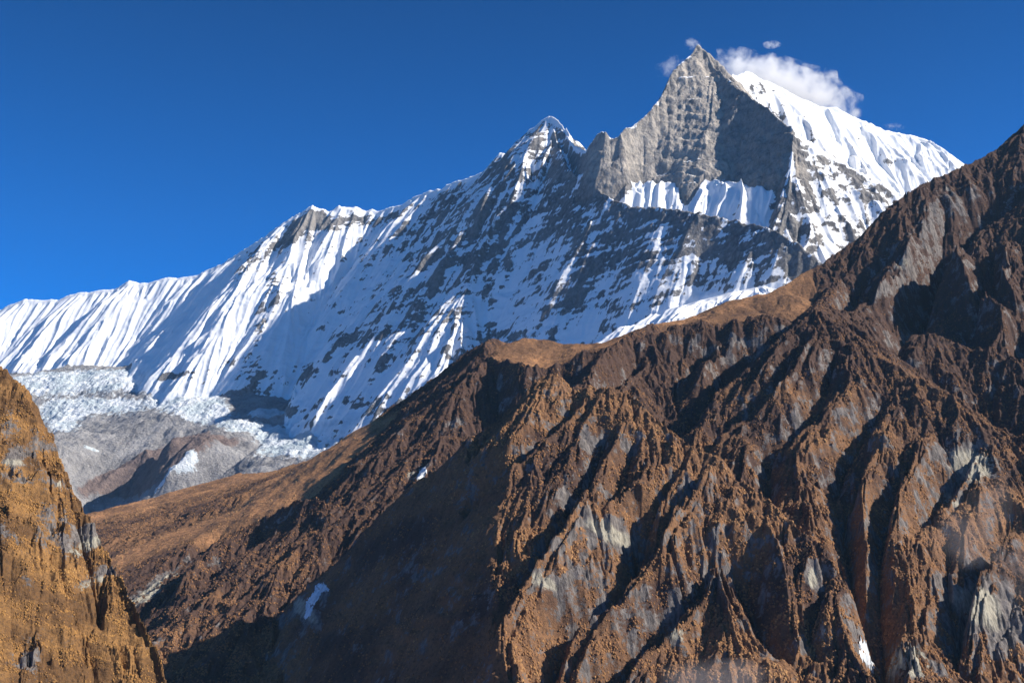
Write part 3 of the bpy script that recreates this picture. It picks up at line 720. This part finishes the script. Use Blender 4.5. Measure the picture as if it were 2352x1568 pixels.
L1 = [(-500,300,1650),(-250,560,1560),(-100,740,1520),(0,851,1500),(17,864,1495),(40,894,1490),(63,918,1485),(83,948,1480),(97,981,1475),(113,1011,1470),(143,1048,1465),(170,1082,1460),(183,1112,1455),(207,1136,1450),(233,1172,1440),(250,1209,1430),(257,1246,1420),(263,1286,1425),(277,1346,1425),(292,1386,1425),(303,1439,1425),(320,1476,1425),(338,1512,1425),(350,1559,1425),(385,1700,1420),(430,1900,1410),(500,2200,1240)]
LR = [dict(p=L1, l=[2.4]*16+[2.0]*(len(L1)-16), r=1.12)]
W = Field(-0.55, -0.15, int(900 * Q), 800, 1800, int(1100 * Q), 1.0)
kx = fbm(W.X / 120, W.Y / 120, 4, 46) * 14
_, near, _, _ = ridge_tents(W, LR, W.X, W.Y)
W.Z, near, rid, side = ridge_tents(W, LR, W.X + kx * sstep(0, 60, near), W.Y + kx * sstep(0, 60, near))
W.Z = np.minimum(W.Z, 123 - 2.6 * (W.X + 464) - 1.5 * (W.Y - 1430) + fbm(W.X / 60, W.Y / 60, 4, 58) * 10)
W.Z = np.maximum(W.Z, -300).astype(f4)
W.pp = proj(W.X, W.Y, W.Z)
W.Z += carve(W, [([(140,1060),(185,1190),(205,1290),(225,1380),(240,1440)], 16, 13), ([(10,1000),(60,1030),(110,1045),(150,1075)], 14, 10), ([(20,1180),(90,1200),(150,1230)], 14, 8), ([(60,1480),(80,1530)], 8, 8), ([(265,1480),(290,1530)], 8, 8), ([(30,880),(70,960),(100,1020)], 12, -8), ([(100,1250),(170,1400),(230,1560)], 18, 8), ([(0,1100),(60,1130),(130,1120),(180,1150)], 12, -8)])
q0 = gullies(W, 130, 6, 41, 'tri', 3, sstep(5, 80, near))
q1 = gullies(W, 40, 3, 42, 'tri', 1, sstep(2, 30, near))
Wv = W.Y * 0.7 + W.Z
lw, _ = ledges(W.X, W.Y, W.Z, 24, 4, 121, 70); lw2, _ = ledges(W.X + 90, W.Y, W.Z, 9, 2.6, 131, 30)
W.Z += lw + lw2
W.Z += fbm(W.X / 80, Wv / 70, 8, 45, kind=1, gain=0.58) * 11 + fbm(W.X / 45, Wv / 14, 5, 47, kind=1) * 4.5 + fbm(W.X / 11, Wv / 9, 4, 57, kind=1) * 1.8
W.pp = proj(W.X, W.Y, W.Z)
rb = world_blobs(W, W.X, W.Y, W.Z, [(60,1040,60,30,.8,20),(120,1010,30,40,.6),(150,1110,60,14,.4),(190,1240,30,60,.7,-60),(130,1220,50,30,.5,-20),(215,1330,20,70,.7,-70),(60,1100,50,10,.4),(240,1180,12,40,.4),(120,960,20,40,.3),(60,1500,30,20,.5),(180,1380,20,30,.3),(30,980,50,20,.2),(40,900,40,30,-.4),(60,1400,90,60,-.35),(250,1480,60,60,-.3)])
rockw = 0.25 + 0.6 * rb + 0.15 * fbm(W.X / 18, Wv / 12, 4, 52) + 0.55 * fbm(W.X / 70, Wv / 45, 5, 48) + 0.1 * q1
palew = world_blobs(W, W.X, W.Y, W.Z, [(200,1250,16,60,.9,-60),(215,1340,16,50,.9,-70),(80,1060,60,14,.5),(20,1060,30,14,.5),(175,1075,8,16,.9)]) + 0.3 * fbm(W.X / 60, Wv / 60, 3, 49)
tonew = 0.45 + 0.9 * fbm(W.X / 70, Wv / 50, 5, 50)
tus = fbm(W.X / 4.5, (W.Y * 0.6 + W.Z) / 4.5, 3, 51, kind=2)
W.Z += tus * 0.9 * np.clip(1.1 - 1.6 * rockw, 0, 1)
m_near = mat_hill('golden_grass', 0.45, (0.15, 0.08, 0.035), (0.32, 0.17, 0.062), (0.065, 0.042, 0.027))
grid_mesh('grassy_slope', W, W.X, W.Y, W.Z, attrs=dict(rock=rockw, pale=palew, tone=tonew, ice=np.zeros(W.X.shape, f4)), mat=m_near)
dn = sstep(-0.12, 0.35, fbm(W.X / 26, Wv / 20, 5, 56))
sel = dn * (1 - sstep(0.35, 0.6, rockw))
g_ = tufts('golden_grass', W, 0.6, 0.45, 1.3, 6, mat_tuft('gold_tuft', (0.14, 0.075, 0.034), (0.34, 0.178, 0.058), (0.47, 0.27, 0.095)), tonew, sel)
g_['label'] = 'golden dry grass clumps over the near slope at the left edge'
log('done')

# ------------------------------------------------------------------ clouds, mist, haze, ground
def volume_mat(name, dens, size, cover, colour, aniso, soft, stretch=(1, 1, 1), off=0.0):
    m = bpy.data.materials.new(name); m.use_nodes = True
    t = m.node_tree; t.nodes.clear()
    o = t.nodes.new('ShaderNodeOutputMaterial'); v = t.nodes.new('ShaderNodeVolumePrincipled')
    v.inputs['Color'].default_value = (*colour, 1); v.inputs['Anisotropy'].default_value = aniso
    t.links.new(v.outputs[0], o.inputs['Volume'])
    tc = t.nodes.new('ShaderNodeTexCoord')
    ln = t.nodes.new('ShaderNodeVectorMath'); ln.operation = 'LENGTH'
    t.links.new(tc.outputs['Object'], ln.inputs[0])
    sc = t.nodes.new('ShaderNodeVectorMath'); sc.operation = 'MULTIPLY'
    sc.inputs[1].default_value = tuple(s / size for s in stretch)
    g = t.nodes.new('ShaderNodeNewGeometry')
    t.links.new(g.outputs['Position'], sc.inputs[0])
    n = t.nodes.new('ShaderNodeTexNoise'); n.inputs['Scale'].default_value = 1; n.inputs['Detail'].default_value = 6
    n.inputs['Roughness'].default_value = 0.62; n.inputs['Distortion'].default_value = 0.3
    t.links.new(sc.outputs[0], n.inputs['Vector'])
    def mth(op, a, b):
        q = t.nodes.new('ShaderNodeMath'); q.operation = op
        for i, x in enumerate((a, b)):
            if isinstance(x, (int, float)): q.inputs[i].default_value = x
            else: t.links.new(x, q.inputs[i])
        return q.outputs[0]
    # fuller towards the middle, torn by noise towards the rim
    e = mth('ADD', mth('MULTIPLY', mth('SUBTRACT', n.outputs['Fac'], 0.5), 3.7), mth('SUBTRACT', cover, ln.outputs['Value']))
    mr = t.nodes.new('ShaderNodeMapRange'); mr.interpolation_type = 'SMOOTHSTEP'
    t.links.new(e, mr.inputs[0]); mr.inputs[1].default_value = 0.0; mr.inputs[2].default_value = soft
    mr.inputs[3].default_value = 0.0; mr.inputs[4].default_value = dens
    t.links.new(mr.outputs[0], v.inputs['Density'])
    return m

def ball(name, loc, half, tilt, mat):
    import bmesh
    bm = bmesh.new(); bmesh.ops.create_icosphere(bm, subdivisions=3, radius=1.0)
    rng = np.random.default_rng(int(abs(loc[0])) % 1000)
    for v in bm.verts: v.co *= 1.0 + 0.08 * float(rng.standard_normal())
    me = bpy.data.meshes.new(name); bm.to_mesh(me); bm.free()
    o = bpy.data.objects.new(name, me); COL.objects.link(o)
    o.location = loc; o.scale = half; o.rotation_euler = (0, tilt, 0)
    me.materials.append(mat)
    return o

CD = 14200
def cloud(label, px, py, hx, hy, tilt, dens, size, cover, soft, depth=1.0, group=None):
    s = CD / FPX
    mt = volume_mat('cloud_vapour', dens, size, cover, (1, 1, 1), 0.2, soft)
    o = ball('cloud', unproj(px, py, CD), (hx * s, hx * s * 0.5 * depth, hy * s), radians(tilt), mt)
    o['label'] = label; o['category'] = 'cloud'
    return o
cloud('large white cloud streaming right from behind the highest rock summit', 1796, 202, 212, 64, 18, 0.008, 170, 1.0, 0.9)
cloud('small lone white puff of cloud high in the blue sky right of the summit', 1773, 103, 25, 11, 0, 0.011, 60, 1.05, 0.9)
cloud('tiny faint wisp of cloud just above and left of the summit tip', 1590, 102, 22, 16, 20, 0.009, 60, 0.95, 1.0)
cloud('thin torn wisp of cloud beside the left edge of the summit pyramid', 1538, 152, 44, 24, -35, 0.005, 90, 0.9, 1.1)
cloud('very faint low wisp of cloud above the far right snow ridge', 2055, 291, 30, 11, 5, 0.005, 70, 0.9, 1.0)

mist_m = volume_mat('mist_vapour', 0.0035, 140, 1.0, (0.9, 0.88, 0.92), 0.2, 1.1, (1, 1, 0.8))
for (px, py, D, hx, hy, tl) in [(2240, 1200, 2450, 150, 95, -40), (2340, 1330, 2250, 90, 190, 20), (1620, 1560, 2000, 200, 50, 0)]:
    s = D / FPX
    o = ball('mist', unproj(px, py, D), (hx * s, hx * s * 0.4, hy * s), radians(tl), mist_m)
    o['kind'] = 'stuff'; o['label'] = 'thin mist drifting before the rocky brown slope'; o['category'] = 'mist'

def box(name, x0, x1, y0, y1, z0, z1, mat):
    me = bpy.data.meshes.new(name)
    v = [(x, y, z) for z in (z0, z1) for y in (y0, y1) for x in (x0, x1)]
    me.from_pydata(v, [], [(0, 2, 3, 1), (4, 5, 7, 6), (0, 1, 5, 4), (2, 6, 7, 3), (0, 4, 6, 2), (1, 3, 7, 5)])
    o = bpy.data.objects.new(name, me); COL.objects.link(o); me.materials.append(mat)
    return o
hm = bpy.data.materials.new('haze_air'); hm.use_nodes = True
ht = hm.node_tree; ht.nodes.clear()
ho = ht.nodes.new('ShaderNodeOutputMaterial'); hv = ht.nodes.new('ShaderNodeVolumePrincipled')
hv.inputs['Color'].default_value = (0.35, 0.65, 1.0, 1); hv.inputs['Density'].default_value = HAZE
hv.inputs['Anisotropy'].default_value = 0.0
ht.links.new(hv.outputs[0], ho.inputs['Volume'])
hz = box('haze', -9500, 9500, -1500, 13500, -420, 4450, hm)
hz['kind'] = 'stuff'

gm = mat_flat_ground = NT('valley_floor')
gmat = gm.done(gm.mix(gm.ss(gm.noise(300, 5), 0.35, 0.65), (0.12, 0.07, 0.035), (0.2, 0.17, 0.14)))
me = bpy.data.meshes.new('ground'); E = 90000
me.from_pydata([(-E, -E, -400), (E, -E, -400), (E, E, -400), (-E, E, -400)], [], [(0, 1, 2, 3)])
o = bpy.data.objects.new('ground', me); COL.objects.link(o); me.materials.append(gmat); o['kind'] = 'structure'
